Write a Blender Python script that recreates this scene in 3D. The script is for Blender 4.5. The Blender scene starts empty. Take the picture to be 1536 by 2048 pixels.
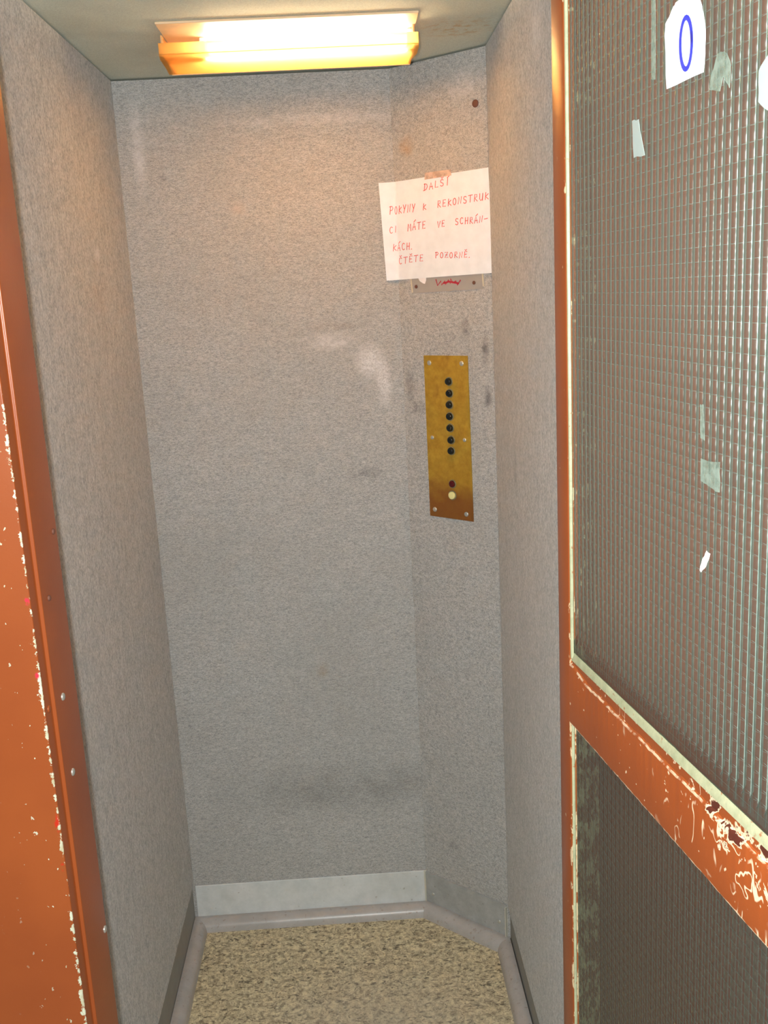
import bpy, bmesh, math, random
from mathutils import Vector, Matrix, noise

random.seed(7)
scn = bpy.context.scene
COL = scn.collection

# ------------------------------------------------------------------ camera
cam_d = bpy.data.cameras.new('camera')
cam_d.sensor_fit = 'VERTICAL'
cam_d.sensor_height = 36.0
cam_d.lens = 36.0 * 1991.05 / 2048.0
cam_d.clip_start = 0.02
cam = bpy.data.objects.new('camera', cam_d)
COL.objects.link(cam)
CR = Vector((0.99789191, -0.04082533, -0.05044829))
CU = Vector((0.05811385, 0.21610167, 0.97463986))
CF = Vector((0.02888803, 0.97551697, -0.21801862))
EYE = Vector((0, 0, 1.59722))
m = Matrix((CR, CU, -CF)).transposed().to_4x4()
m.translation = EYE
cam.matrix_world = m
scn.camera = cam

# ------------------------------------------------------------------ world, lights, exposure
world = bpy.data.worlds.new('world')
scn.world = world
world.use_nodes = True
world.node_tree.nodes['Background'].inputs[0].default_value = (0.9, 0.95, 1.0, 1)
world.node_tree.nodes['Background'].inputs[1].default_value = 0.05

FLASH_POWER = 74.0
fl = bpy.data.lights.new('camera_flash', 'POINT')       # the camera's own built-in flash
fl.energy = FLASH_POWER
fl.color = (1.0, 1.0, 0.98)
fl.shadow_soft_size = 0.018
flash = bpy.data.objects.new('camera_flash', fl)
flash.location = EYE + CR * -0.05 + CU * 0.02 + CF * 0.02
COL.objects.link(flash)
TUBE_STRENGTH = 60.0

hall = bpy.data.lights.new('landing_fill', 'AREA')     # unseen fill light added on the landing, no lamp known there
hall.energy = 4.0
hall.size = 0.5
hall.color = (0.85, 1.0, 0.95)
hl = bpy.data.objects.new('landing_fill', hall)
hl.location = (-0.5, -0.2, 2.58)
COL.objects.link(hl)

scn.view_settings.view_transform = 'Standard'
scn.view_settings.look = 'None'
scn.view_settings.gamma = 1.0
scn.view_settings.use_curve_mapping = False
scn.view_settings.exposure = 0.48

# ------------------------------------------------------------------ dimensions
H = 2.07                    # cabin ceiling
D = 2.3287                  # cabin back wall
XL, XC, XR, YR = -0.47334, 0.12855, 0.31706, 2.1557
YF = 1.40                   # cabin front edge
PT = Vector((XR - XC, YR - D, 0)); PLEN = PT.length; PT.normalize()
PN = Vector((PT.y, -PT.x, 0))           # towards the viewer
PO = Vector((XC, D, 0))
def pan(u, z, w=0.0):
    p = PO + PT * u + PN * w
    return Vector((p.x, p.y, z))

# ------------------------------------------------------------------ material helper
class N:
    """small node-tree builder"""
    def __init__(s, name):
        s.m = bpy.data.materials.new(name); s.m.use_nodes = True
        s.t = s.m.node_tree; s.t.nodes.clear()
        s.out = s.t.nodes.new('ShaderNodeOutputMaterial')
        s.tc = s.t.nodes.new('ShaderNodeTexCoord')
        s.obj = s.tc.outputs['Object']
    def n(s, typ, **kw):
        nd = s.t.nodes.new(typ)
        for k, v in kw.items():
            if hasattr(nd, k) and k not in ('inputs',): setattr(nd, k, v)
        return nd
    def put(s, sock, v):
        if isinstance(v, bpy.types.NodeSocket): s.t.links.new(v, sock)
        elif v is not None:
            if isinstance(v, (tuple, list)) and len(v) == 3 and sock.type == 'RGBA': v = (*v, 1)
            sock.default_value = v
    def math(s, op, a, b=None, c=None, clamp=False):
        nd = s.n('ShaderNodeMath', operation=op); nd.use_clamp = clamp
        s.put(nd.inputs[0], a)
        if b is not None: s.put(nd.inputs[1], b)
        if c is not None: s.put(nd.inputs[2], c)
        return nd.outputs[0]
    def mapping(s, scale=(1, 1, 1), loc=(0, 0, 0), rot=(0, 0, 0), src=None):
        nd = s.n('ShaderNodeMapping')
        s.put(nd.inputs['Vector'], src or s.obj)
        nd.inputs['Scale'].default_value = scale; nd.inputs['Location'].default_value = loc
        nd.inputs['Rotation'].default_value = rot
        return nd.outputs[0]
    def noise(s, scale, detail=2, rough=.5, vec=None, dist=0):
        nd = s.n('ShaderNodeTexNoise')
        s.put(nd.inputs['Vector'], vec or s.obj)
        nd.inputs['Scale'].default_value = scale; nd.inputs['Detail'].default_value = detail
        nd.inputs['Roughness'].default_value = rough; nd.inputs['Distortion'].default_value = dist
        return nd.outputs['Fac']
    def voronoi(s, scale, feature='F1', vec=None, out='Distance'):
        nd = s.n('ShaderNodeTexVoronoi', feature=feature)
        s.put(nd.inputs['Vector'], vec or s.obj); nd.inputs['Scale'].default_value = scale
        return nd.outputs[out]
    def rng(s, v, a, b, c=0., d=1., smooth=False):
        nd = s.n('ShaderNodeMapRange'); nd.clamp = True
        if smooth: nd.interpolation_type = 'SMOOTHSTEP'
        s.put(nd.inputs[0], v)
        for i, q in zip((1, 2, 3, 4), (a, b, c, d)): s.put(nd.inputs[i], q)
        return nd.outputs[0]
    def mix(s, f, a, b, typ='MIX'):
        nd = s.n('ShaderNodeMix', data_type='RGBA', blend_type=typ)
        s.put(nd.inputs['Factor'], f); s.put(nd.inputs['A'] if False else nd.inputs[6], a); s.put(nd.inputs[7], b)
        return nd.outputs[2]
    def xyz(s):
        nd = s.n('ShaderNodeSeparateXYZ'); s.put(nd.inputs[0], s.obj); return nd.outputs
    def bump(s, h, strength=.3, dist=.001, normal=None):
        nd = s.n('ShaderNodeBump'); nd.inputs['Strength'].default_value = strength
        nd.inputs['Distance'].default_value = dist
        s.put(nd.inputs['Height'], h)
        if normal is not None: s.put(nd.inputs['Normal'], normal)
        return nd.outputs[0]
    def blob(s, c, r, soft=.5):
        """1 inside an ellipsoid patch around c, fading outside"""
        a = s.n('ShaderNodeVectorMath', operation='SUBTRACT'); s.put(a.inputs[0], s.obj); a.inputs[1].default_value = c
        b = s.n('ShaderNodeVectorMath', operation='DIVIDE'); s.put(b.inputs[0], a.outputs[0]); b.inputs[1].default_value = r
        l = s.n('ShaderNodeVectorMath', operation='LENGTH'); s.put(l.inputs[0], b.outputs[0])
        return s.rng(l.outputs['Value'], soft, 1.0, 1.0, 0.0, True)
    def principled(s, color, rough=.5, metal=0., normal=None, spec=.5, **kw):
        nd = s.n('ShaderNodeBsdfPrincipled')
        s.put(nd.inputs['Base Color'], color); s.put(nd.inputs['Roughness'], rough); s.put(nd.inputs['Metallic'], metal)
        s.put(nd.inputs['Specular IOR Level'], spec)
        if normal is not None: s.put(nd.inputs['Normal'], normal)
        for k, v in kw.items(): s.put(nd.inputs[k], v)
        return nd.outputs[0]
    def done(s, sh):
        s.t.links.new(sh, s.out.inputs['Surface']); return s.m

def plain(name, color, rough=.5, metal=0., spec=.5, bump=None, **kw):
    g = N(name); nm = None
    if bump: nm = g.bump(g.noise(bump[0], 3), bump[1], bump[2])
    v = g.noise(45, 3)
    c = g.mix(g.rng(v, .3, .7, 0, .25), color, tuple(x * .7 for x in color))
    return g.done(g.principled(c, rough, metal, nm, spec, **kw))

def carpet(name, axis, marks=()):
    """grey heather needle-felt; axis is the horizontal direction the fibres follow"""
    g = N(name)
    sc = {'x': (1, 1, 3.0), 'y': (1, 1, .6), 'p': (1, 1, 1.6)}[axis]
    v = g.mapping(sc)
    fine = g.noise(430, 2, .6, v)
    mid = g.noise(130, 3, .65, v)
    streak = g.noise(38, 4, .6, g.mapping((1, 1, 4.2 if axis != 'y' else .35)))
    big = g.noise(3.2, 4, .6)
    a = g.math('MULTIPLY', fine, .56)
    a = g.math('MULTIPLY_ADD', mid, .34, a)
    a = g.math('MULTIPLY_ADD', streak, .10, a)
    base = g.mix(g.rng(a, .395, .605), (.230, .236, .238), (.60, .598, .585))
    tint = g.noise(210, 1, .5, g.mapping((1, 1, 1), (4, 7, 1)))
    base = g.mix(g.rng(tint, .4, .75, 0, .32), base, (.48, .435, .375))
    base = g.mix(g.rng(big, .35, .7, .0, .28), base, (.31, .30, .275))
    for c, r, col, amt, nscale in marks:
        k = g.math('MULTIPLY', g.blob(c, r, .15), g.rng(g.noise(nscale, 3), .30, .70, .15, 1.0))
        base = g.mix(g.math('MULTIPLY', k, amt), base, col)
    nm = g.bump(a, .55, .0016)
    return g.done(g.principled(base, .95, 0, nm, .12, **{'Sheen Weight': .18, 'Sheen Roughness': .5}))

WHT = (.85, .84, .85); DRK = (.07, .065, .07); BRN = (.22, .13, .07); RED = (.3, .16, .1)
M = {}
M['carpet_back'] = carpet('carpet_back', 'x', [
    ((.055, D, 1.435), (.050, .3, .055), WHT, .7, 330), ((.085, D, 1.385), (.026, .3, .07), WHT, .65, 330),
    ((-.03, D, 1.486), (.075, .3, .028), WHT, .4, 120), ((-.104, D, .685), (.022, .3, .028), (.36, .26, .15), .5, 60),
    ((.03, D, 1.175), (.06, .3, .022), DRK, .35, 130), ((-.02, D, 1.52), (.09, .3, .012), BRN, .28, 90),
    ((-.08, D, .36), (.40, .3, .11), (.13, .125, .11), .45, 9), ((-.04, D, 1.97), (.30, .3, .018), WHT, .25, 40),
    ((-.22, D, 1.79), (.03, .3, .03), (.6, .5, .42), .4, 50), ((-.43, D, 1.93), (.022, .3, .13), WHT, .4, 60),
    ((-.38, D, 1.86), (.010, .3, .012), DRK, .5, 90)])
P3 = lambda u, z: tuple(pan(u, z))
M['carpet_corner'] = carpet('carpet_corner', 'p', [
    (P3(.235, 1.455), (.011, .1, .045), DRK, .75, 34), (P3(.238, 1.355), (.011, .1, .034), DRK, .85, 34),
    (P3(.022, 1.375), (.014, .1, .05), DRK, .7, 34), (P3(.045, 1.325), (.03, .1, .02), DRK, .4, 90),
    (P3(.185, 1.505), (.012, .1, .035), DRK, .5, 80), (P3(.04, 1.90), (.022, .1, .03), (.42, .24, .08), .6, 40),
    (P3(.20, 2.0), (.06, .1, .05), WHT, .25, 60), (P3(.10, .22), (.02, .1, .015), DRK, .4, 80),
    (P3(.14, 1.40), (.10, .2, .24), (.17, .16, .15), .22, 12)])
M['carpet_side'] = carpet('carpet_side', 'y', [
    ((XL, 2.029, 1.691), (.2, .032, .022), WHT, .5, 60), ((XL, 1.842, 1.211), (.2, .006, .06), DRK, .55, 60),
    ((XL, 1.82, 1.05), (.2, .006, .03), DRK, .5, 60), ((XL, 2.01, 1.60), (.2, .09, .09), (.36, .23, .13), .25, 14),
    ((XR, 1.9, 1.24), (.2, .03, .08), DRK, .4, 60), ((XR, 1.62, 1.98), (.2, .07, .07), WHT, .45, 30)])  # last entry: whitish glow high on the right wall, painted into the felt colour

g = N('ceiling_panel')
c = g.mix(g.rng(g.noise(420, 2), .35, .65, 0, .55), (.68, .72, .62), (.48, .51, .44))
c = g.mix(g.rng(g.noise(4, 3), .4, .7, 0, .3), c, (.26, .25, .19))
k = g.math('MULTIPLY', g.blob((.25, 2.02, H), (.10, .09, .1), .2), g.rng(g.noise(60, 2), .5, .65))
c = g.mix(g.math('MULTIPLY', k, .6), c, (.5, .30, .08))
M['ceiling'] = g.done(g.principled(c, .8, 0, g.bump(g.noise(420, 2), .3, .0008), .2))

g = N('marbled_lino')
v = g.mapping((1, 1.0, 1))
warp = g.noise(26, 3, .6, v)
a1 = g.noise(74, 5, .7, v, .5)
a2 = g.noise(150, 3, .6, g.mapping((1.0, .6, 1), (3, 1, 0), (0, 0, .6)), .8)
a3 = g.noise(105, 3, .6, g.mapping((.5, 1.0, 1), (9, 5, 0), (0, 0, -.4)), 1.6)
c = g.mix(g.rng(a1, .36, .62), (.27, .215, .14), (.76, .675, .44))
c = g.mix(g.rng(a2, .54, .66, 0, .75), c, (.78, .72, .50))
c = g.mix(g.rng(a3, .555, .63, 0, .85), c, (.085, .065, .045))
c = g.mix(g.rng(g.noise(260, 2), .58, .7, 0, .6), c, (.16, .12, .09))
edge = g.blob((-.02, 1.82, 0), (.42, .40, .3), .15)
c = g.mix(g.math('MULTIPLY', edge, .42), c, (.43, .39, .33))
M['lino'] = g.done(g.principled(c, .55, 0, g.bump(a1, .15, .0006), .35))

g = N('galvanised_sheet')
c = g.mix(g.rng(g.noise(24, 4, .7), .35, .7), (.58, .61, .61), (.70, .72, .72))
c = g.mix(g.rng(g.noise(7, 3), .5, .75, 0, .35), c, (.44, .43, .36))
c = g.mix(g.rng(g.noise(95, 2), .70, .76, 0, .5), c, (.25, .22, .17))
M['sheet'] = g.done(g.principled(c, .5, .0, g.bump(g.noise(30, 3), .1, .001), .4))
g = N('painted_sheet')
c = g.mix(g.rng(g.noise(34, 4, .7), .35, .7), (.34, .345, .335), (.43, .435, .425))
c = g.mix(g.rng(g.noise(130, 2), .68, .76, 0, .6), c, (.16, .15, .11))
M['sheet_grey'] = g.done(g.principled(c, .6, .05, None, .3))
M['cut_edge'] = plain('cut_edge', (.70, .68, .58), .4, .2)
M['kick'] = plain('kick', (.30, .29, .265), .7)
g = N('cove_plastic')
c = g.mix(g.rng(g.noise(18, 4, .7), .35, .7), (.38, .36, .345), (.46, .435, .42))
c = g.mix(g.rng(g.noise(110, 3), .62, .72, 0, .5), c, (.25, .16, .10))
M['cove'] = g.done(g.principled(c, .32, 0, None, .5))

def paint(name, chips=None, glossy=.32):
    """reddish-brown enamel; chips adds worn pale primer to it"""
    g = N(name)
    c = g.mix(g.rng(g.noise(6, 4), .35, .7), (.34, .080, .018), (.29, .065, .015))
    c = g.mix(g.rng(g.noise(70, 3), .62, .8, 0, .25), c, (.30, .07, .02))
    h = g.noise(240, 2)
    if chips: c = chips(g, c)
    return g.done(g.principled(c, glossy, 0, g.bump(h, .12, .0006), .5))

PRIMER = (.62, .62, .44)
def frame_chips(g, c):
    X, Y, Z = g.xyz()
    d = g.math('SUBTRACT', -.417, X)                         # distance from the arris along the front
    dy = g.math('MAXIMUM', g.math('SUBTRACT', Y, 1.223), 0)
    d = g.math('ADD', g.math('MAXIMUM', d, 0), g.math('MULTIPLY', dy, 2.2))
    n1 = g.noise(75, 5, .72)
    along = g.noise(7.5, 3, .6, g.mapping((0, 0, 1)))        # worn stretches along the edge
    reach = g.rng(along, .34, .62, -.07, .19)
    t = g.math('SUBTRACT', g.math('ADD', n1, reach), g.math('MULTIPLY', d, 36))
    chip = g.rng(t, .50, .525)
    far = g.rng(g.noise(120, 2, .6, g.mapping((1, 1, .7), (3, 3, 8))), .705, .715)
    near = g.rng(d, .02, .11, 1, 0)
    front = g.math('LESS_THAN', Y, 1.2232)
    far = g.math('MULTIPLY', g.math('MULTIPLY', far, near), front)
    chip = g.math('MAXIMUM', chip, far)
    inr = g.math('GREATER_THAN', X, -.432)
    zr = g.math('LESS_THAN', Y, 1.2515)
    chip = g.math('MULTIPLY', chip, g.math('MAXIMUM', g.math('MULTIPLY', inr, zr), g.math('MULTIPLY', far, zr)))
    col = g.mix(g.rng(g.noise(50, 2), .45, .65), (.68, .72, .56), (.52, .47, .30))
    c = g.mix(chip, c, col)
    for z, s in ((1.235, .012), (1.135, .010), (.925, .03), (.86, .014)):
        kk = g.math('MULTIPLY', g.blob((-.421, 1.223, z), (.0045, .004, s * .6), .3), g.rng(g.noise(140, 2), .45, .55))
        c = g.mix(kk, c, (.62, .03, .06) if z > 1 else (.55, .03, .01))
    return c
def rail_chips(g, c):
    X, Y, Z = g.xyz()                       # X runs along the leaf, away from the hinge
    zone = g.rng(X, .22, .46)
    up = g.rng(Z, 1.055, 1.115)
    q = g.noise(34, 4, .62, g.mapping((1, 1, 1.15), (0, 0, 2)), .4)
    hole = g.math('ADD', q, g.math('MULTIPLY', g.math('MULTIPLY', zone, up), .20))
    pale = g.rng(hole, .685, .70)
    dark = g.rng(hole, .735, .75)
    # scratches: contour lines of stretched noises
    sl = None
    for sc, rot, loc in (((1, 1, .45), .7, (1, 0, 0)), ((1, 1, .30), -.75, (5, 2, 3)), ((1, 1, .20), .10, (8, 1, 2)), ((1, 1, .9), .3, (3, 3, 7))):
        nn = g.noise(30, 2, .5, g.mapping(sc, loc, (0, rot, 0)))
        ln = g.rng(g.math('ABSOLUTE', g.math('SUBTRACT', nn, .5)), .006, .013, 1, 0)
        sel = g.rng(g.noise(17, 2, .5, g.mapping((1, 1, 1), (loc[0] * 3, 0, loc[2] * 2))), .57, .60)
        ln = g.math('MULTIPLY', ln, sel)
        sl = ln if sl is None else g.math('MAXIMUM', sl, ln)
    sl = g.math('MULTIPLY', sl, g.rng(g.math('ADD', g.math('ADD', zone, g.math('MULTIPLY', up, .25)), g.noise(23, 2)), .80, 1.05))
    spot = g.math('MULTIPLY', g.rng(g.noise(105, 2), .70, .72), .9)
    rim = g.math('MULTIPLY', g.math('MULTIPLY', g.math('GREATER_THAN', Y, -.00045), g.math('LESS_THAN', Y, .0012)), g.rng(g.noise(60, 3), .42, .52))
    rim2 = g.rng(g.math('ADD', Z, g.math('MULTIPLY', g.noise(80, 3), .004)), 1.0462, 1.0468, 1, 0)
    rim = g.math('MAXIMUM', rim, rim2)
    k = g.math('MAXIMUM', g.math('MAXIMUM', pale, sl), g.math('MAXIMUM', spot, g.math('MULTIPLY', rim, .7)))
    k = g.math('MULTIPLY', k, g.math('LESS_THAN', Y, .004))
    c = g.mix(k, c, (.80, .62, .42))
    return g.mix(g.math('MULTIPLY', dark, g.math('LESS_THAN', Y, .004)), c, (.10, .025, .015))
def stile_chips(g, c):
    X, Y, Z = g.xyz()
    d = g.math('ABSOLUTE', g.math('SUBTRACT', X, .042))
    t = g.math('SUBTRACT', g.noise(95, 4, .7, g.mapping((1, 1, .35))), g.math('MULTIPLY', d, 16))
    low = g.rng(Z, 1.25, 1.05, .0, .09)
    chip = g.rng(g.math('ADD', t, low), .60, .63)
    spot = g.rng(g.noise(110, 2, .5, g.mapping((1, 1, .5), (2, 5, 1))), .71, .73)
    return g.mix(g.math('MAXIMUM', chip, spot), c, (.66, .50, .30))
M['paint'] = paint('enamel_paint')
M['paint_frame'] = paint('enamel_paint_frame', frame_chips)
M['paint_rail'] = paint('enamel_paint_rail', rail_chips)
M['paint_stile'] = paint('enamel_paint_stile', stile_chips)

g = N('putty_bead')
c = g.mix(g.rng(g.noise(60, 4, .7), .35, .7), (.46, .47, .30), (.34, .36, .22))
c = g.mix(g.rng(g.noise(140, 3), .66, .74), c, (.35, .12, .04))
M['putty'] = g.done(g.principled(c, .45, 0, g.bump(g.noise(90, 3), .4, .002), .4))

def glass(name, dust):
    g = N(name)
    X, Y, Z = g.xyz()
    wav = g.math('SINE', g.math('MULTIPLY', g.math('ADD', Z, g.math('MULTIPLY', g.noise(9, 2), .006)), 2 * math.pi / .0125))
    nm = g.bump(g.math('MULTIPLY_ADD', g.noise(120, 3), .5, wav), .22, .0012)
    tr = g.n('ShaderNodeBsdfTransparent'); g.put(tr.inputs[0], (.84, .88, .85))
    rf = g.n('ShaderNodeBsdfRefraction'); g.put(rf.inputs[0], (.82, .88, .85)); g.put(rf.inputs['Roughness'], .18); g.put(rf.inputs['IOR'], 1.25)
    g.put(rf.inputs['Normal'], nm)
    m1 = g.n('ShaderNodeMixShader'); g.put(m1.inputs[0], .35); g.put(m1.inputs[1], tr.outputs[0]); g.put(m1.inputs[2], rf.outputs[0])
    df = g.n('ShaderNodeBsdfDiffuse'); g.put(df.inputs[0], (.55, .60, .55))
    m2 = g.n('ShaderNodeMixShader'); g.put(m2.inputs[0], dust); g.put(m2.inputs[1], m1.outputs[0]); g.put(m2.inputs[2], df.outputs[0])
    gl = g.n('ShaderNodeBsdfGlossy'); g.put(gl.inputs[0], (.62, .80, .75)); g.put(gl.inputs['Roughness'], .33); g.put(gl.inputs['Normal'], nm)
    fr = g.n('ShaderNodeFresnel'); g.put(fr.inputs[0], 1.46); g.put(fr.inputs['Normal'], nm)
    m3 = g.n('ShaderNodeMixShader'); g.put(m3.inputs[0], fr.outputs[0]); g.put(m3.inputs[1], m2.outputs[0]); g.put(m3.inputs[2], gl.outputs[0])
    return g.done(m3.outputs[0])
M['glass'] = glass('ribbed_wired_glass', .05)
M['glass_low'] = glass('ribbed_wired_glass_dusty', .04)
M['wire'] = plain('wire', (.40, .50, .46), .4)

g = N('tarnished_brass')
X, Y, Z = g.xyz()
c = g.mix(g.rng(g.noise(40, 4, .7), .35, .7), (.58, .36, .045), (.42, .23, .025))
burn = g.rng(g.math('ADD', Z, g.math('MULTIPLY', g.noise(22, 3), .10)), 1.16, 1.235, 1, 0, True)
c = g.mix(g.math('MULTIPLY', burn, .85), c, (.24, .075, .020))
stn = g.rng(g.noise(28, 4, .65, g.mapping((1, 1, .6), (2, 2, 2))), .56, .74, 0, .6)
c = g.mix(stn, c, (.30, .13, .02))
M['brass'] = g.done(g.principled(c, g.rng(g.noise(70, 3), .3, .7, .38, .58), .35, g.bump(g.noise(300, 2), .1, .0004), .5))
M['screw'] = plain('screw', (.62, .61, .55), .3, .6)
M['rust'] = plain('rust', (.17, .07, .045), .7, .1, bump=(300, .5, .001))
M['button_black'] = plain('button_black', (.010, .012, .012), .18)
M['button_red'] = plain('button_red', (.10, .008, .010), .2)
M['button_ivory'] = plain('button_ivory', (.90, .83, .36), .3)
M['collar'] = plain('collar', (.30, .27, .16), .35, .5)
M['paper'] = plain('paper', (.93, .96, 1.0), .7)
M['ink_red'] = plain('ink_red', (.80, .10, .08), .6)
M['ink_crimson'] = plain('ink_crimson', (.42, .02, .045), .5)
M['ink_blue'] = plain('ink_blue', (.03, .05, .62), .5)
g = N('adhesive_tape')
tr = g.n('ShaderNodeBsdfTransparent'); g.put(tr.inputs[0], (.95, .9, .85))
pr = g.principled((.80, .60, .48), .3)
mm = g.n('ShaderNodeMixShader'); g.put(mm.inputs[0], g.rng(g.noise(90, 3), .35, .6, .45, .85)); g.put(mm.inputs[1], tr.outputs[0]); g.put(mm.inputs[2], pr)
M['tape'] = g.done(mm.outputs[0])
g = N('tape_residue')
tr = g.n('ShaderNodeBsdfTransparent'); g.put(tr.inputs[0], (.9, .97, .93))
pr = g.principled((.34, .42, .36), .5)
mm = g.n('ShaderNodeMixShader'); g.put(mm.inputs[0], g.rng(g.noise(110, 3), .35, .6, .25, .65)); g.put(mm.inputs[1], tr.outputs[0]); g.put(mm.inputs[2], pr)
M['residue'] = g.done(mm.outputs[0])
M['scrap'] = plain('scrap', (.42, .50, .48), .5)
M['white_scrap_glint'] = plain('white_scrap_glint', (.95, .93, .95), .4)
M['old_tape'] = plain('old_tape', (.60, .55, .42), .5)
M['sign'] = plain('sign', (.37, .355, .335), .6)
M['lamp_base'] = plain('lamp_base', (.80, .58, .36), .5)
M['lamp_metal'] = plain('lamp_metal', (.70, .40, .16), .5)

g = N('fluorescent_tube')
em = g.n('ShaderNodeEmission'); g.put(em.inputs[0], (1.0, .77, .47)); g.put(em.inputs[1], TUBE_STRENGTH)
M['tube'] = g.done(em.outputs[0])
g = N('lamp_shade_plastic')
tl = g.n('ShaderNodeBsdfTranslucent'); g.put(tl.inputs[0], (.97, .76, .44))
df = g.n('ShaderNodeBsdfDiffuse'); g.put(df.inputs[0], (.85, .50, .18))
tr = g.n('ShaderNodeBsdfTransparent'); g.put(tr.inputs[0], (.97, .80, .55))
m1 = g.n('ShaderNodeMixShader'); g.put(m1.inputs[0], .12); g.put(m1.inputs[1], tl.outputs[0]); g.put(m1.inputs[2], df.outputs[0])
m2 = g.n('ShaderNodeMixShader'); g.put(m2.inputs[0], .22); g.put(m2.inputs[1], m1.outputs[0]); g.put(m2.inputs[2], tr.outputs[0])
M['shade'] = g.done(m2.outputs[0])
M['landing_wall'] = plain('landing_wall', (.34, .36, .33), .6)
M['landing_floor'] = plain('landing_floor', (.22, .20, .18), .5)
M['shaft_dark'] = plain('shaft_dark', (.03, .03, .03), .9)

# ------------------------------------------------------------------ mesh helpers
def link(name, bm, mat, parent=None, smooth=False, **props):
    bmesh.ops.recalc_face_normals(bm, faces=bm.faces)
    me = bpy.data.meshes.new(name); bm.to_mesh(me); bm.free()
    me.materials.append(M[mat])
    if smooth:
        for p in me.polygons: p.use_smooth = True
        try: me.set_sharp_from_angle(angle=math.radians(40))
        except Exception: pass
    o = bpy.data.objects.new(name, me); COL.objects.link(o)
    if parent: o.parent = parent
    for k, v in props.items(): o[k] = v
    return o
def box(bm, x0, x1, y0, y1, z0, z1, bev=0.0, seg=2):
    vs = [bm.verts.new((x, y, z)) for x in (x0, x1) for y in (y0, y1) for z in (z0, z1)]
    fs = [bm.faces.new([vs[i] for i in f]) for f in ((0, 1, 3, 2), (4, 6, 7, 5), (0, 4, 5, 1), (2, 3, 7, 6), (0, 2, 6, 4), (1, 5, 7, 3))]
    if bev:
        es = list({e for f in fs for e in f.edges})
        bmesh.ops.bevel(bm, geom=es, offset=bev, segments=seg, affect='EDGES', profile=.5)
def prism(bm, prof, fa, fb):
    """closed profile swept from fa to fb; fa, fb map a profile point to 3-D"""
    A = [bm.verts.new(fa(*p)) for p in prof]; B = [bm.verts.new(fb(*p)) for p in prof]
    n = len(prof)
    for i in range(n): bm.faces.new((A[i], A[(i + 1) % n], B[(i + 1) % n], B[i]))
    bm.faces.new(A[::-1]); bm.faces.new(B)
def slab(bm, outline, thick, f):
    """flat sheet with outline (u, z), between w=0 and w=thick; f(u, z, w) -> 3-D"""
    A = [bm.verts.new(f(u, z, thick)) for u, z in outline]; B = [bm.verts.new(f(u, z, 0)) for u, z in outline]
    n = len(outline)
    bm.faces.new(A); bm.faces.new(B[::-1])
    for i in range(n): bm.faces.new((A[i], B[i], B[(i + 1) % n], A[(i + 1) % n]))
def lathe(bm, prof, org, axis, up=Vector((0, 0, 1)), n=20):
    """profile (r, h) turned about axis from org"""
    a = Vector(axis).normalized(); s = up.cross(a).normalized(); t = a.cross(s)
    rings = []
    for r, h in prof:
        c = Vector(org) + a * h
        rings.append([bm.verts.new(c)] if r < 1e-6 else [bm.verts.new(c + (s * math.cos(k * 2 * math.pi / n) + t * math.sin(k * 2 * math.pi / n)) * r) for k in range(n)])
    for A, B in zip(rings, rings[1:]):
        for k in range(n):
            k2 = (k + 1) % n
            if len(A) == 1 and len(B) == 1: continue
            if len(B) == 1: bm.faces.new((A[k], A[k2], B[0]))
            elif len(A) == 1: bm.faces.new((A[0], B[k2], B[k]))
            else: bm.faces.new((A[k], A[k2], B[k2], B[k]))
    if len(rings[0]) > 1: bm.faces.new(rings[0][::-1])
    if len(rings[-1]) > 1: bm.faces.new(rings[-1])
DOME = lambda r, h, n=5: [(r, 0)] + [(r * math.cos(i * math.pi / 2 / n), h * (.25 + .75 * math.sin(i * math.pi / 2 / n))) for i in range(n)] + [(0, h)]
def ribbon(bm, pts, w, f, thick=.0003):
    """pen stroke of width w along pts (u, z); f(u, z, w) -> 3-D"""
    P = [Vector(p) for p in pts]
    if len(P) < 2: return
    L = []; Rr = []
    for i, p in enumerate(P):
        d = (P[min(i + 1, len(P) - 1)] - P[max(i - 1, 0)])
        d = d.normalized() if d.length > 1e-9 else Vector((1, 0))
        nn = Vector((-d.y, d.x)) * w / 2
        ext = Vector((0, 0))
        if i == 0: ext = -d * w / 2
        if i == len(P) - 1: ext = d * w / 2
        L.append(p + nn + ext); Rr.append(p - nn + ext)
    for i in range(len(P) - 1):
        q = [L[i], L[i + 1], Rr[i + 1], Rr[i]]
        T = [bm.verts.new(f(a.x, a.y, thick)) for a in q]; B = [bm.verts.new(f(a.x, a.y, -.0001)) for a in q]
        bm.faces.new(T)
        for k in range(4): bm.faces.new((T[k], B[k], B[(k + 1) % 4], T[(k + 1) % 4]))
def empty(name, loc, rotz=0., **props):
    o = bpy.data.objects.new(name, None); o.location = loc; o.rotation_euler = (0, 0, rotz)
    o.empty_display_size = .1
    COL.objects.link(o)
    for k, v in props.items(): o[k] = v
    return o
def local(o, *objs):
    """parts were built in world coordinates: keep them there under an empty that only translates"""
    for c in objs:
        c.parent = o; c.location = Vector(c.location) - Vector(o.location)
S = dict(kind='structure')

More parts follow.
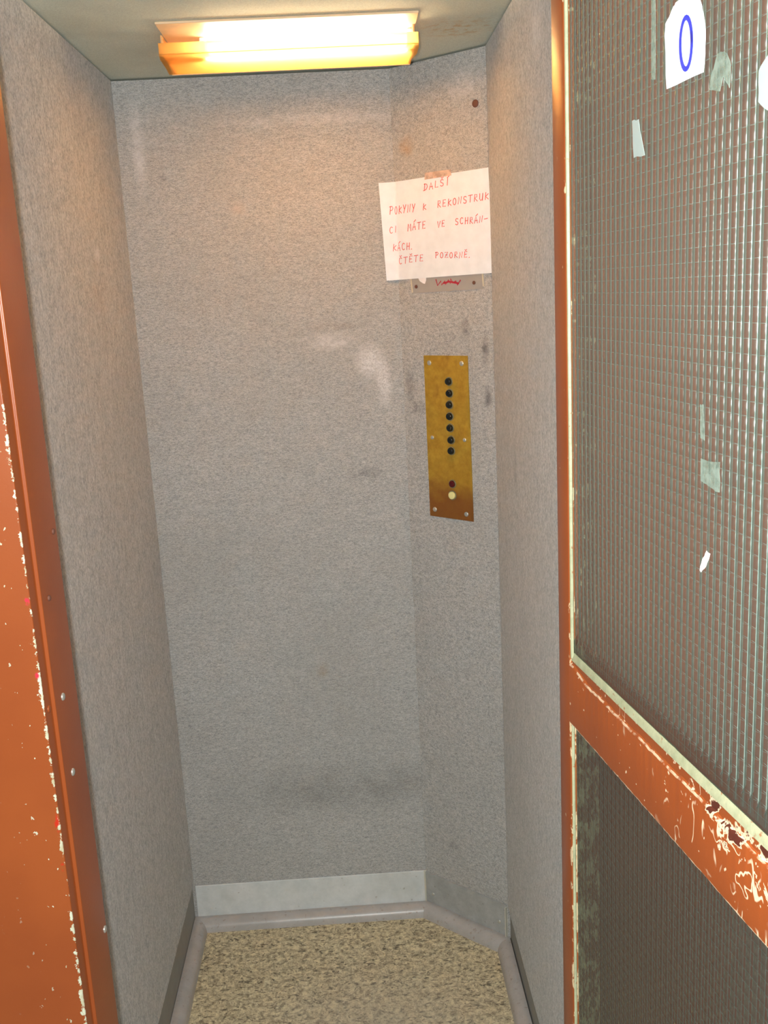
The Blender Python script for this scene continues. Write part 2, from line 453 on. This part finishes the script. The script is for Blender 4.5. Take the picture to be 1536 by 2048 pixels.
# ------------------------------------------------------------------ cabin shell
bm = bmesh.new(); box(bm, XL - .03, XC + .002, D, D + .03, .02, H - .004); link('wall_back', bm, 'carpet_back', **S)
bm = bmesh.new()
prism(bm, [(.0015, 0), (PLEN - .001, 0), (PLEN + .02, -.03), (-.012, -.03)], lambda u, w: pan(u, .02, w), lambda u, w: pan(u, H - .004, w))
wall_corner = link('wall_back_right', bm, 'carpet_corner', **S)
bm = bmesh.new(); box(bm, XL - .03, XL, YF, D - .001, .122, H - .004); link('wall_left', bm, 'carpet_side', **S)
bm = bmesh.new(); box(bm, XR, XR + .03, YF, YR - .001, .108, H - .004); link('wall_right', bm, 'carpet_side', **S)
bm = bmesh.new(); box(bm, XL - .05, XR + .05, YF, D + .05, H, H + .04); link('ceiling', bm, 'ceiling', **S)
bm = bmesh.new(); box(bm, XL - .05, XR + .05, YF, D + .05, -.03, 0); link('floor', bm, 'lino', **S)
# dark steel of the cabin behind the felt, seen below the side panels
bm = bmesh.new(); box(bm, XL - .05, XL - .005, YF, D + .05, 0, .13); link('baseboard_left', bm, 'kick', **S)
bm = bmesh.new(); box(bm, XR + .005, XR + .05, YF, D + .05, 0, .12); link('baseboard_right', bm, 'kick', **S)

# sheet-metal kick plates at the back
bm = bmesh.new(); box(bm, XL + .003, XC - .002, D - .004, D - .0002, .012, .1155, .0012, 1)
bb = link('baseboard_back', bm, 'sheet', **S)
bm = bmesh.new(); slab(bm, [(-.0005, .02), (.0035, .02), (.0035, .113), (-.0005, .1155)], .006, lambda u, z, w: pan(u, z, w))
link('cut_edge', bm, 'cut_edge', bb, label='pale folded end of the sheet-metal kick plate')
bm = bmesh.new(); slab(bm, [(.004, .012), (PLEN - .004, .012), (PLEN - .004, .113), (.004, .1135)], .003, lambda u, z, w: pan(u, z, w + .0002))
bc = link('baseboard_back_right', bm, 'sheet_grey', **S)
for u, z in ((.0254, .0555), (.231, .060)):
    bm = bmesh.new(); lathe(bm, DOME(.0048, .003), pan(u, z, .0030), PN); link('screw', bm, 'screw', bc, True)
bm = bmesh.new(); slab(bm, [(PLEN - .0045, .022), (PLEN - .0025, .022), (PLEN - .0025, .108), (PLEN - .0045, .108)], .008, lambda u, z, w: pan(u, z, w))
link('cut_edge', bm, 'cut_edge', bc, label='bright raw end of the grey kick plate')

# rounded plastic cove strips around the floor
COVE = [(0, 0), (0, .0275), (.006, .029), (.014, .0280), (.021, .0245), (.027, .0195), (.0305, .013), (.0325, .006), (.0335, 0)]
def isec(p, d, q, e):
    t = ((q.x - p.x) * e.y - (q.y - p.y) * e.x) / (d.x * e.y - d.y * e.x); return p + d * t
def corner(o1, d1, n1, o2, d2, n2):
    return lambda w, z: (lambda r: Vector((r.x, r.y, z)))(isec(o1 + n1 * w, d1, o2 + n2 * w, d2))
BO, BD, BN = Vector((XL, D - .004, 0)), Vector((1, 0, 0)), Vector((0, -1, 0))
LO, LD, LN = Vector((XL - .004, D, 0)), Vector((0, 1, 0)), Vector((1, 0, 0))
RO, RD, RN = Vector((XR + .002, YR, 0)), Vector((0, 1, 0)), Vector((-1, 0, 0))
QO, QD, QN = PO + PN * .003, PT, PN
cl = corner(BO, BD, BN, LO, LD, LN); cc = corner(BO, BD, BN, QO, QD, QN); cr = corner(QO, QD, QN, RO, RD, RN)
for i, (fa, fb) in enumerate(((cl, cc), (cc, cr), (lambda w, z: Vector((LO.x + w, YF, z)), cl), (cr, lambda w, z: Vector((RO.x - w, YF, z)))), 1):
    bm = bmesh.new(); prism(bm, COVE, fa, fb); link('trim_%d' % i, bm, 'cove', None, True, **S)

# rusty fixing screw in the felt of the angled wall
bm = bmesh.new(); lathe(bm, DOME(.0078, .003), pan(.2276, 1.9608, .0003), PN); link('screw', bm, 'rust', wall_corner, True, label='rusty screw head')

# ------------------------------------------------------------------ landing: shell around the camera
bm = bmesh.new(); box(bm, -1.5, 1.35, -1.5, 1.38, -.04, 0); link('floor_landing', bm, 'landing_floor', **S)
bm = bmesh.new(); box(bm, -1.5, 1.35, -1.5, 1.38, 2.62, 2.66); link('ceiling_landing', bm, 'landing_wall', **S)
bm = bmesh.new(); box(bm, -1.54, -1.5, -1.5, 1.38, 0, 2.62); link('wall_landing_left', bm, 'landing_wall', **S)
bm = bmesh.new(); box(bm, 1.35, 1.39, -1.5, 1.38, 0, 2.62); link('wall_landing_right', bm, 'landing_wall', **S)
bm = bmesh.new(); box(bm, -1.5, 1.35, -1.54, -1.5, 0, 2.62); link('wall_landing_rear', bm, 'landing_wall', **S)
bm = bmesh.new(); box(bm, -1.5, -.70, 1.25, 1.38, 0, 2.62); link('wall_front_left', bm, 'landing_wall', **S)
bm = bmesh.new(); box(bm, .70, 1.35, 1.25, 1.38, 0, 2.62); link('wall_front_right', bm, 'landing_wall', **S)
bm = bmesh.new(); box(bm, -.70, .70, 1.25, 1.38, 2.12, 2.62); link('wall_front_top', bm, 'landing_wall', **S)

# ------------------------------------------------------------------ steel door frame
FR = empty('trim_5', (0, 1.223, 0), **S)
FR['label'] = 'chipped reddish-brown painted steel door frame of the lift'
parts = []
bm = bmesh.new()
prof = [(-.702, 1.223), (-.417, 1.223), (-.417, 1.252), (-.412, 1.252), (-.412, 1.350), (-.420, 1.350), (-.420, 1.262), (-.430, 1.260), (-.702, 1.260)]
prism(bm, prof, lambda x, y: Vector((x, y, 0)), lambda x, y: Vector((x, y, 2.0)))
es = [e for e in bm.edges if abs(e.verts[0].co.z - e.verts[1].co.z) > 1 and e.verts[0].co.x > -.418 and e.verts[0].co.y < 1.3]
bmesh.ops.bevel(bm, geom=es, offset=.0018, segments=3, affect='EDGES', profile=.5)
zc = [.02 * k for k in range(1, 100)]
parts.append(link('left_jamb', bm, 'paint_frame', None, True))
bm = bmesh.new()
prof = [(.702, 1.223), (.302, 1.223), (.302, 1.252), (.296, 1.252), (.296, 1.350), (.310, 1.350), (.310, 1.262), (.320, 1.260), (.702, 1.260)]
prism(bm, prof, lambda x, y: Vector((x, y, 0)), lambda x, y: Vector((x, y, 2.0)))
parts.append(link('right_jamb', bm, 'paint'))
bm = bmesh.new(); box(bm, -.702, .702, 1.223, 1.35, 2.0, 2.13, .002); parts.append(link('head', bm, 'paint'))
bm = bmesh.new(); box(bm, -.412, .296, 1.262, 1.39, -.02, .004, .001); parts.append(link('sill', bm, 'sheet_grey'))
for y, z, mt in ((1.285, 1.079, 'screw'), (1.286, .967, 'screw'), (1.333, 1.299, 'rust'), (1.280, 1.221, 'rust'), (1.340, .682, 'screw')):
    bm = bmesh.new(); lathe(bm, DOME(.0055 if mt == 'screw' else .004, .0032), (-.412, y, z), (1, 0, 0)); parts.append(link('bolt', bm, mt, None, True))
bm = bmesh.new(); lathe(bm, DOME(.005, .0022), (-.417, 1.2385, 1.082), (1, 0, 0)); parts.append(link('bolt', bm, 'paint', None, True))
local(FR, *parts)

# ------------------------------------------------------------------ swing door (door_1), local x along the leaf, y into the leaf, z up
TH = math.radians(7.913)
DO = empty('door_1', (.2544, 1.22, 0), TH - math.pi / 2, **S)
DO['label'] = 'open reddish-brown swing door with wired glass panes'
LT, LW = .040, .72
def jag(x, z, amp):
    return amp * (noise.noise(Vector((x * 42, z * 9, 1.3))) * .7 + noise.noise(Vector((x * 130, z * 9, 4.1))) * .5)
bm = bmesh.new(); box(bm, 0, .042, 0, LT, .02, 1.985, .0035, 3); link('hinge_stile', bm, 'paint_stile', DO, True)
bm = bmesh.new(); box(bm, LW - .06, LW, 0, LT, .02, 1.985, .003, 2); link('lock_stile', bm, 'paint', DO, True)
bm = bmesh.new(); box(bm, .042, LW - .06, 0, LT, .02, .16, .002); link('bottom_rail', bm, 'paint', DO, True)
bm = bmesh.new(); box(bm, .042, LW - .06, 0, LT, 1.915, 1.985, .002); link('top_rail', bm, 'paint', DO, True)
# middle rail: worn thick coat on the face, a bevelled ledge above it down to the bead
bm = bmesh.new()
nx = 260; rows = []
for i in range(nx + 1):
    x = .0400 + (LW - .1) * i / nx
    zt = 1.1155 + jag(x, 1, .0022); zb = 1.0425 + jag(x, 2, .0013)
    tp = min(1.0, max(.15, (x - .045) / .05)); zt = 1.1235 + (zt - 1.1235) * tp
    pr_ = [(LT, 1.055), (LT, 1.12), (.012, 1.1285), (.0028, 1.1285), (.0026, zt + .0020), (0.0009, zt + .0006), (-.0006, zt - .0014), (-.0006, zb + .0014), (.0009, zb), (.006, zb)]
    rows.append([bm.verts.new((x, y, z)) for y, z in pr_])
for A, B in zip(rows, rows[1:]):
    for k in range(len(A)): bm.faces.new((A[k], A[(k + 1) % len(A)], B[(k + 1) % len(A)], B[k]))
bm.faces.new(rows[0]); bm.faces.new(rows[-1][::-1])
link('middle_rail', bm, 'paint_rail', DO, True)
# glazing beads
def vbead(name, x0, x1, z0, z1, y0, y1):
    bm = bmesh.new(); k = 90; rows = []
    for i in range(k + 1):
        z = z0 + (z1 - z0) * i / k
        dx = .0007 * noise.noise(Vector((z * 60, x0 * 30, 2)))
        rows.append([bm.verts.new(p) for p in ((x0, y0, z), (x0 + (x1 - x0) * .6 + dx, y0 + .0005, z), (x1 + dx, y1, z), (x0, y1 + .002, z))])
    for A, B in zip(rows, rows[1:]):
        for q in range(4): bm.faces.new((A[q], A[(q + 1) % 4], B[(q + 1) % 4], B[q]))
    bm.faces.new(rows[0]); bm.faces.new(rows[-1][::-1])
    link(name, bm, 'putty', DO, True)
vbead('glazing_bead', .0418, .0446, 1.131, 1.915, .001, .0042)
vbead('glazing_bead', .0418, .0432, .16, 1.045, .0014, .004)
bm = bmesh.new(); rows = []
for i in range(161):
    x = .0418 + (LW - .102) * i / 160
    dz = .0009 * noise.noise(Vector((x * 70, 5, 2))) + .0012 * noise.noise(Vector((x * 18, 8, 2)))
    rows.append([bm.verts.new(p) for p in ((x, .0020, 1.1280), (x, .0026, 1.1310 + dz * .5), (x, .0042, 1.1360 + dz), (x, .0056, 1.1386 + dz), (x, .0075, 1.126))])
for A, B in zip(rows, rows[1:]):
    for q in range(5): bm.faces.new((A[q], A[(q + 1) % 5], B[(q + 1) % 5], B[q]))
bm.faces.new(rows[0]); bm.faces.new(rows[-1][::-1])
link('glazing_bead', bm, 'putty', DO, True, label='pale greenish putty bead under the upper pane')
# reeded wired glass, real reeds on the viewer's side
def pane(name, mat, z0, z1, y0, angle, pitch=.0122):
    bm = bmesh.new(); x0, x1 = .0405, LW - .062
    grid = []; ns = 12
    zs = [z0, z0 + .016, z0 + .024] + [z0 + .024 + (z1 - z0 - .024) * j / 10 for j in range(1, 11)]; nz = len(zs) - 1
    x0 += .003
    A0 = math.radians(angle); rad = pitch / 2 / math.sin(A0)
    x = x0; n = int((x1 - x0) / pitch)
    for q in range(n * ns + 1):
        k, i = divmod(q, ns)
        al = -A0 + 2 * A0 * i / ns
        xx = x0 + pitch * (k + .5) + rad * math.sin(al); y = y0 - rad * (math.cos(al) - math.cos(A0))
        yt = y0 - rad * (1 - math.cos(A0)) + .0004                # flat rolled margin at the foot of the pane
        grid.append([bm.verts.new((xx, y if j > 1 else yt, zs[j])) for j in range(nz + 1)])
    for A, B in zip(grid, grid[1:]):
        for j in range(nz): bm.faces.new((A[j], B[j], B[j + 1], A[j + 1]))
    p = link(name, bm, mat, DO, True)
    bm = bmesh.new(); x = x0 + pitch / 2
    yw = y0 + .001; r = .00024
    while x < x1:
        box(bm, x - r, x + r, yw - r, yw + r, z0, z1); x += pitch
    z = z0 + .006
    while z < z1:
        box(bm, x0, x1, yw - r * .6, yw + r * .6, z - r * .6, z + r * .6); z += .0125
    link('wire_mesh', bm, 'wire', p, kind='stuff')
    return p
pane('upper_pane', 'glass', 1.1380, 1.918, .0095, 78)
pane('lower_pane', 'glass_low', .155, 1.056, .0070, 28)

# things stuck on the glass; f maps (u, z, w) on the pane to the world
RM = Matrix.Rotation(TH - math.pi / 2, 3, 'Z')
GY = .0048
def onglass(u, z, w): return Vector((.2544, 1.22, 0)) + RM @ Vector((u, GY - w, z))
def curve2(pts, n=4):
    out = []
    for i in range(len(pts)):
        a, b = Vector(pts[i]), Vector(pts[(i + 1) % len(pts)])
        for k in range(n):
            p = a.lerp(b, k / n); out.append((p.x + random.uniform(-1, 1) * .0008, p.y + random.uniform(-1, 1) * .0008))
    return out
lab = empty('paper_label', onglass(.32, 1.7585, 0), label='torn white paper label with a blue handwritten 0 stuck on the ribbed glass', category='label')
bm = bmesh.new()
slab(bm, curve2([(.2886, 1.7586), (.3561, 1.7585), (.3572, 1.7712), (.3562, 1.798), (.3479, 1.8152), (.3442, 1.8238), (.3031, 1.8252), (.2966, 1.8201), (.2843, 1.8127), (.2836, 1.7997)]), .0006, onglass)
sheet = link('sheet', bm, 'paper'); 
bm = bmesh.new()
ring = [(.3245 + .0105 * math.cos(a + .1), 1.7876 + .0205 * math.sin(a)) for a in [k * 2 * math.pi / 26 for k in range(28)]]
ribbon(bm, ring, .0042, lambda u, z, w: onglass(u, z, .0007 + w))
num = link('numeral', bm, 'ink_blue', label='blue handwritten 0')
local(lab, sheet, num)
def scrap(name, pts, mat, label, cat, group=None, th=.0005):
    bm = bmesh.new(); slab(bm, curve2(pts, 3), th, onglass)
    o = link(name, bm, mat); o['label'] = label; o['category'] = cat
    if group: o['group'] = group
scrap('tape_scrap', [(.2154, 1.7441), (.2291, 1.7419), (.2429, 1.7075), (.2181, 1.7094)], 'scrap', 'small tapered pale scrap of tape on the ribbed glass, lower left of the 0 label', 'tape')
scrap('tape_scrap', [(.4408, 1.7425), (.4519, 1.7498), (.4676, 1.7504), (.4704, 1.7076), (.4542, 1.7128), (.4422, 1.7195)], 'scrap', 'large pale scrap of tape at the right picture border, beyond the 0 label', 'tape')
scrap('tape_residue', [(.3779, 1.7678), (.3929, 1.766), (.3996, 1.7547), (.3982, 1.7373), (.3883, 1.7489), (.3825, 1.7377), (.3668, 1.7425), (.3688, 1.7536)], 'residue', 'greyish smear of tape residue right beside the 0 label', 'tape residue')
scrap('tape_residue', [(.2543, 1.8484), (.2626, 1.8462), (.2651, 1.7703), (.2578, 1.7717)], 'residue', 'thin upright strip of tape residue left of the 0 label', 'tape residue')
scrap('tape_residue', [(.3637, 1.4362), (.3962, 1.4383), (.3974, 1.4123), (.3799, 1.4135), (.3644, 1.4174)], 'residue', 'squarish patch of tape residue halfway down the upper pane', 'tape residue')
scrap('tape_residue', [(.3609, 1.484), (.3663, 1.4845), (.3693, 1.454), (.362, 1.4548)], 'residue', 'narrow mark of tape residue just above the squarish patch', 'tape residue')
scrap('glass_hot_spot', [(.3779, 1.3553), (.3834, 1.3539), (.3758, 1.3395), (.3677, 1.3326), (.3649, 1.3342), (.3709, 1.3461)], 'white_scrap_glint', 'tiny white slanted sliver standing in for a flash hot spot on the lower half of the upper pane', 'scrap')  # white sliver imitates the hot spot of the flash on the glass

# ------------------------------------------------------------------ ceiling lamp
LA = empty('ceiling_lamp', (-.07, 1.99, H), label='warm glowing fluorescent ceiling lamp with a chamfered orange shade', category='lamp')
parts = []
bm = bmesh.new(); box(bm, -.2985, .162, 1.886, 2.126, H - .004, H, .001); parts.append(link('base_plate', bm, 'lamp_base'))
# shade: a shallow folded tray of translucent plastic hanging under the plate
bm = bmesh.new()
tray = [(-.3060, 1.950), (.1650, 1.950), (.1672, 1.975), (.1672, 2.030), (.1600, 2.075), (.1610, 2.116), (-.3150, 2.116), (-.3120, 2.060), (-.3105, 1.990)]
lo = [bm.verts.new((x, y, 2.030)) for x, y in tray]; lo2 = [bm.verts.new((x, y, 2.0318)) for x, y in tray]
bm.faces.new(lo[::-1]); bm.faces.new(lo2)
for k in range(len(tray)):
    k2 = (k + 1) % len(tray); bm.faces.new((lo[k], lo[k2], lo2[k2], lo2[k]))
box(bm, -.3055, .1650, 1.9490, 1.9508, 2.0305, 2.0500)
parts.append(link('shade', bm, 'shade'))
bm = bmesh.new(); lathe(bm, [(.0001, 0), (.0105, 0), (.0105, .368), (.0001, .368)], (-.222, 2.000, 2.0475), (1, 0, 0)); parts.append(link('tube', bm, 'tube', None, True))
bm = bmesh.new(); box(bm, -.3100, .1600, 2.1165, 2.1195, 2.029, H - .004, .0005); parts.append(link('back_shield', bm, 'lamp_base'))  # unseen plate added to keep direct tube light off the back wall
for x in (-.3010, .1575):
    bm = bmesh.new(); box(bm, x - .0015, x + .0015, 1.962, 2.112, 2.0325, H - .004); parts.append(link('end_cap', bm, 'lamp_metal'))
for x in (-.231, .1515):
    bm = bmesh.new(); box(bm, x - .005, x + .005, 1.987, 2.013, 2.034, H - .004, .002); parts.append(link('tube_holder', bm, 'paper'))
local(LA, *parts)

# ------------------------------------------------------------------ brass button panel
BP = empty('button_panel', pan(.128, 1.0714), label='tall tarnished brass lift button panel screwed to the angled wall', category='panel')
parts = []
bm = bmesh.new(); slab(bm, [(.0668, 1.0722), (.1905, 1.0712), (.1886, 1.4455), (.0668, 1.4462)], .0025, lambda u, z, w: pan(u, z, w + .0003))
parts.append(link('faceplate', bm, 'brass'))
for u, z in ((.0825, 1.4295), (.1726, 1.4288), (.0827, 1.2589), (.1739, 1.2583), (.0819, 1.0889), (.1722, 1.0868)):
    bm = bmesh.new(); lathe(bm, DOME(.0056 if abs(z - 1.2586) > .01 else .0046, .0028), pan(u, z, .0028), PN); parts.append(link('screw', bm, 'screw', None, True))
BTN = [(.1364, 1.3886), (.1373, 1.3622), (.1362, 1.3365), (.1358, 1.3100), (.1358, 1.2837), (.1372, 1.2562), (.1366, 1.2312), (.1360, 1.1544), (.1345, 1.1276)]
for i, (u, z) in enumerate(BTN):
    mt = 'button_black' if i < 7 else ('button_red' if i == 7 else 'button_ivory')
    r = .0078 if i < 8 else .0090
    h = .0085 if i < 7 else .006
    bm = bmesh.new(); lathe(bm, [(r * .98, 0), (r, h * .55), (r * .93, h * .82), (r * .75, h * .95), (r * .4, h), (0, h)], pan(u, z, .0028), PN)
    b = link('button', bm, mt, None, True)
    if i == 7: b['label'] = 'dark red button'
    if i == 8: b['label'] = 'pale yellow button at the bottom'
    parts.append(b)
    bm = bmesh.new(); lathe(bm, [(r + .0024, 0), (r + .0022, .0016), (r + .0006, .0022), (r + .0003, .0005)], pan(u, z, .0028), PN)
    c = link('collar', bm, 'collar', None, True); c.parent = b
local(BP, *parts)

# ------------------------------------------------------------------ small old sign below the notice
SG = empty('sign_plate', pan(.136, 1.585), label='narrow worn sign plate with a red scribble, half hidden below the paper notice', category='sign')
parts = []
SF = lambda u, z, w: pan(u, z, w + .0003)
bm = bmesh.new(); slab(bm, [(.0400, 1.5845), (.2345, 1.5875), (.2345, 1.66), (.0400, 1.66)], .0012, SF); parts.append(link('plate', bm, 'sign'))
bm = bmesh.new(); ribbon(bm, [(.1097, 1.6118), (.1132, 1.5994), (.1231, 1.6088), (.1242, 1.6001), (.134, 1.6083), (.1352, 1.6009), (.144, 1.6103), (.1480, 1.6020), (.1497, 1.6124), (.1555, 1.6037), (.1633, 1.607), (.1675, 1.5983), (.1756, 1.6077)], .0026, lambda u, z, w: pan(u, z, .0016 + w))
ribbon(bm, [(.132, 1.604), (.145, 1.6065), (.158, 1.604), (.170, 1.602)], .004, lambda u, z, w: pan(u, z, .00165 + w))
parts.append(link('scribble', bm, 'ink_crimson', None, False, label='dark red scribble'))
for pts in ([(.0345, 1.65), (.0385, 1.65), (.0432, 1.5872), (.0395, 1.5865)], [(.2305, 1.65), (.2345, 1.65), (.2378, 1.5931), (.2340, 1.5925)]):
    bm = bmesh.new(); slab(bm, pts, .0018, SF); parts.append(link('tape_edge', bm, 'old_tape'))
for u, z in ((.053, 1.5993), (.2115, 1.6013)):
    bm = bmesh.new(); lathe(bm, DOME(.0040, .0022), pan(u, z, .0015), PN); parts.append(link('screw', bm, 'rust', None, True))
local(SG, *parts)

# ------------------------------------------------------------------ handwritten paper notice, bent over the wall corner
BDIR = Vector((-1, 0, 0)); BNRM = Vector((0, -1, 0))
def onpaper(u, z, w):
    """paper surface: follows the angled wall, bends round the corner onto the back wall"""
    off = .0030 + w
    P = pan(u, z, off) if u > .014 else None
    if P is None:
        t = min(1, (.014 - u) / .028)
        e = t * t * (3 - 2 * t)
        A = pan(u, z, off)
        Bp = PO + BDIR * (-u) + BNRM * off
        B = Vector((Bp.x, Bp.y, z)); cor = PO + (PN + BNRM) * (off * .75)
        P = A.lerp(B, e)
        if P.y > D - .0032 - w: P.y = D - .0032 - w
        P.y -= .003 * (1 - abs(2 * t - 1))
    P.z = z
    return P
NT = empty('paper_notice', pan(.11, 1.617), label='white paper notice with red handwritten Czech text taped to the angled wall', category='notice')
bm = bmesh.new(); nu, nz = 60, 14
def ptop(u): return 1.8290 + (u + .04) / .30 * .003
def pbot(u): return 1.6160 + (u + .035) / .30 * .0035
def pu(s, v): return (-.0340 + .0075 * (1 - v)) + s * (.2572 + .0065 * (1 - v) - (-.0340 + .0075 * (1 - v)))
layers = []
for w in (.0002, 0):
    G = []
    for i in range(nu + 1):
        col = []
        for j in range(nz + 1):
            v = j / nz; u = pu(i / nu, v); z = pbot(u) + (ptop(u) - pbot(u)) * v
            col.append(bm.verts.new(onpaper(u, z, w)))
        G.append(col)
    layers.append(G)
T, Bk = layers
for i in range(nu):
    for j in range(nz):
        bm.faces.new((T[i][j], T[i + 1][j], T[i + 1][j + 1], T[i][j + 1])); bm.faces.new((Bk[i][j], Bk[i][j + 1], Bk[i + 1][j + 1], Bk[i + 1][j]))
for i in range(nu):
    bm.faces.new((T[i][0], Bk[i][0], Bk[i + 1][0], T[i + 1][0])); bm.faces.new((T[i][nz], T[i + 1][nz], Bk[i + 1][nz], Bk[i][nz]))
for j in range(nz):
    bm.faces.new((T[0][j], T[0][j + 1], Bk[0][j + 1], Bk[0][j])); bm.faces.new((T[nu][j], Bk[nu][j], Bk[nu][j + 1], T[nu][j + 1]))
sheet = link('sheet', bm, 'paper', None, True)
arc = lambda cx, cy, rx, ry, a, b, n=8: [(cx + rx * math.cos(math.radians(a + (b - a) * k / n)), cy + ry * math.sin(math.radians(a + (b - a) * k / n))) for k in range(n + 1)]
CARON = [[(.25, 1.32), (.45, 1.14), (.72, 1.34)]]; ACUTE = [[(.40, 1.12), (.85, 1.38)]]
G = {
 'D': [[(.12, 0), (.22, 1)], [(-.12, -.02), (.15, 0), (.55, .12), (.85, .5), (.72, .9), (.22, 1), (.05, .95)]],
 'A': [[(.02, 0), (.42, 1), (.85, .02)], [(.15, .38), (.78, .40)]], 'L': [[(.2, 1), (.12, .02), (.8, .05)]],
 'S': [arc(.45, .74, .34, .26, 35, 270, 8)[:-1] + arc(.42, .24, .36, .25, 80, -150, 8)],
 'I': [[(.4, 0), (.5, 1)]], 'P': [[(.12, 0), (.22, 1)], [(.02, .95), (.6, 1.0), (.85, .75), (.6, .5), (.2, .45)]],
 'O': [arc(.45, .48, .38, .48, 80, 450, 14)], 'K': [[(.15, 0), (.25, 1)], [(.85, .8), (.2, .42), (.45, .30), (.9, .05)]],
 'Y': [[(.1, 1), (.42, .5)], [(.9, 1), (.25, 0)]], 'N': [[(.05, 0), (.18, 1), (.72, .02), (.88, 1)]],
 'R': [[(.12, 0), (.22, 1), (.7, .95), (.75, .62), (.2, .48), (.85, 0)]], 'E': [[(.8, .98), (.2, 1), (.12, 0), (.8, .04)], [(.16, .52), (.65, .54)]],
 'T': [[(.0, .95), (.95, 1)], [(.48, .98), (.40, 0)]], 'U': [[(.12, 1), (.1, .25), (.4, 0), (.75, .2), (.85, 1)], [(.85, 1), (.8, 0)]],
 'C': [arc(.5, .5, .42, .5, 50, 310, 10)], 'M': [[(.02, 0), (.15, 1), (.45, .4), (.8, 1), (.88, 0)]],
 'V': [[(.08, 1), (.38, 0), (.88, 1)]], 'H': [[(.12, 0), (.18, 1)], [(.78, 0), (.86, 1)], [(.14, .5), (.82, .52)]],
 'Z': [[(.08, .95), (.85, 1), (.08, .02), (.9, .05)], [(.25, .5), (.7, .5)]], '-': [[(.05, .48), (.9, .55)]], '.': [[(.05, .0), (.13, .06)]]}
for a, b in (('Š', 'S'), ('Č', 'C'), ('Ě', 'E')): G[a] = G[b] + CARON
for a, b in (('Í', 'I'), ('Á', 'A')): G[a] = G[b] + ACUTE
WORDS = [('DALŠÍ', .0872, 1.8028, .1579, 1.8080, .0135), ('POKYNY', -.0129, 1.7601, .0611, 1.7611, .0167), ('K', .0819, 1.7625, .0920, 1.7628, .0131),
 ('REKONSTRUK', .1221, 1.7642, .2570, 1.7692, .0140), ('CI', -.0148, 1.7193, .0054, 1.7210, .0136), ('MÁTE', .0371, 1.7217, .0887, 1.7227, .0151),
 ('VE', .1201, 1.7222, .1409, 1.7235, .0131), ('SCHRÁN-', .1684, 1.7249, .2530, 1.7236, .0129), ('KÁCH.', -.0095, 1.6809, .0550, 1.6811, .0145),
 ('ČTĚTE', .0065, 1.6516, .0787, 1.6546, .0137), ('POZORNĚ.', .1113, 1.6581, .2114, 1.6542, .0121)]
letters = []
for word, u0, z0, u1, z1, h in WORDS:
    bm = bmesh.new(); n = len(word); cw = (u1 - u0) / (n - .22)
    for i, ch in enumerate(word):
        bu = u0 + cw * i; bz = z0 + (z1 - z0) * i / max(1, n - 1) + random.uniform(-.0006, .0006)
        for st in G[ch]:
            pts = [(bu + x * cw * .74 + y * h * .06, bz + y * h) for x, y in st]
            ribbon(bm, pts, .0014, lambda u, z, w: onpaper(u, z, .0004 + w))
    letters.append(link('handwriting', bm, 'ink_red'))
letters[0]['label'] = 'red handwritten word at the top of the sheet'
local(NT, sheet, *letters)
bm = bmesh.new(); slab(bm, [(.0905, 1.8250), (.1625, 1.8262), (.1622, 1.8388), (.0921, 1.8393)], .0003, lambda u, z, w: onpaper(u, z, .0009 + w))
o = link('tape_piece', bm, 'tape'); o['label'] = 'short piece of clear tape holding the top edge of the notice'; o['category'] = 'tape'
bm = bmesh.new(); slab(bm, [(.0560, 1.625), (.0825, 1.625), (.0821, 1.6120), (.0784, 1.6045), (.0730, 1.6058), (.0640, 1.6110)], .0005, lambda u, z, w: pan(u, z, .0018 + w))
o = link('paper_scrap', bm, 'white_scrap_glint'); o['label'] = 'torn white paper corner peeking out under the notice'; o['category'] = 'paper'
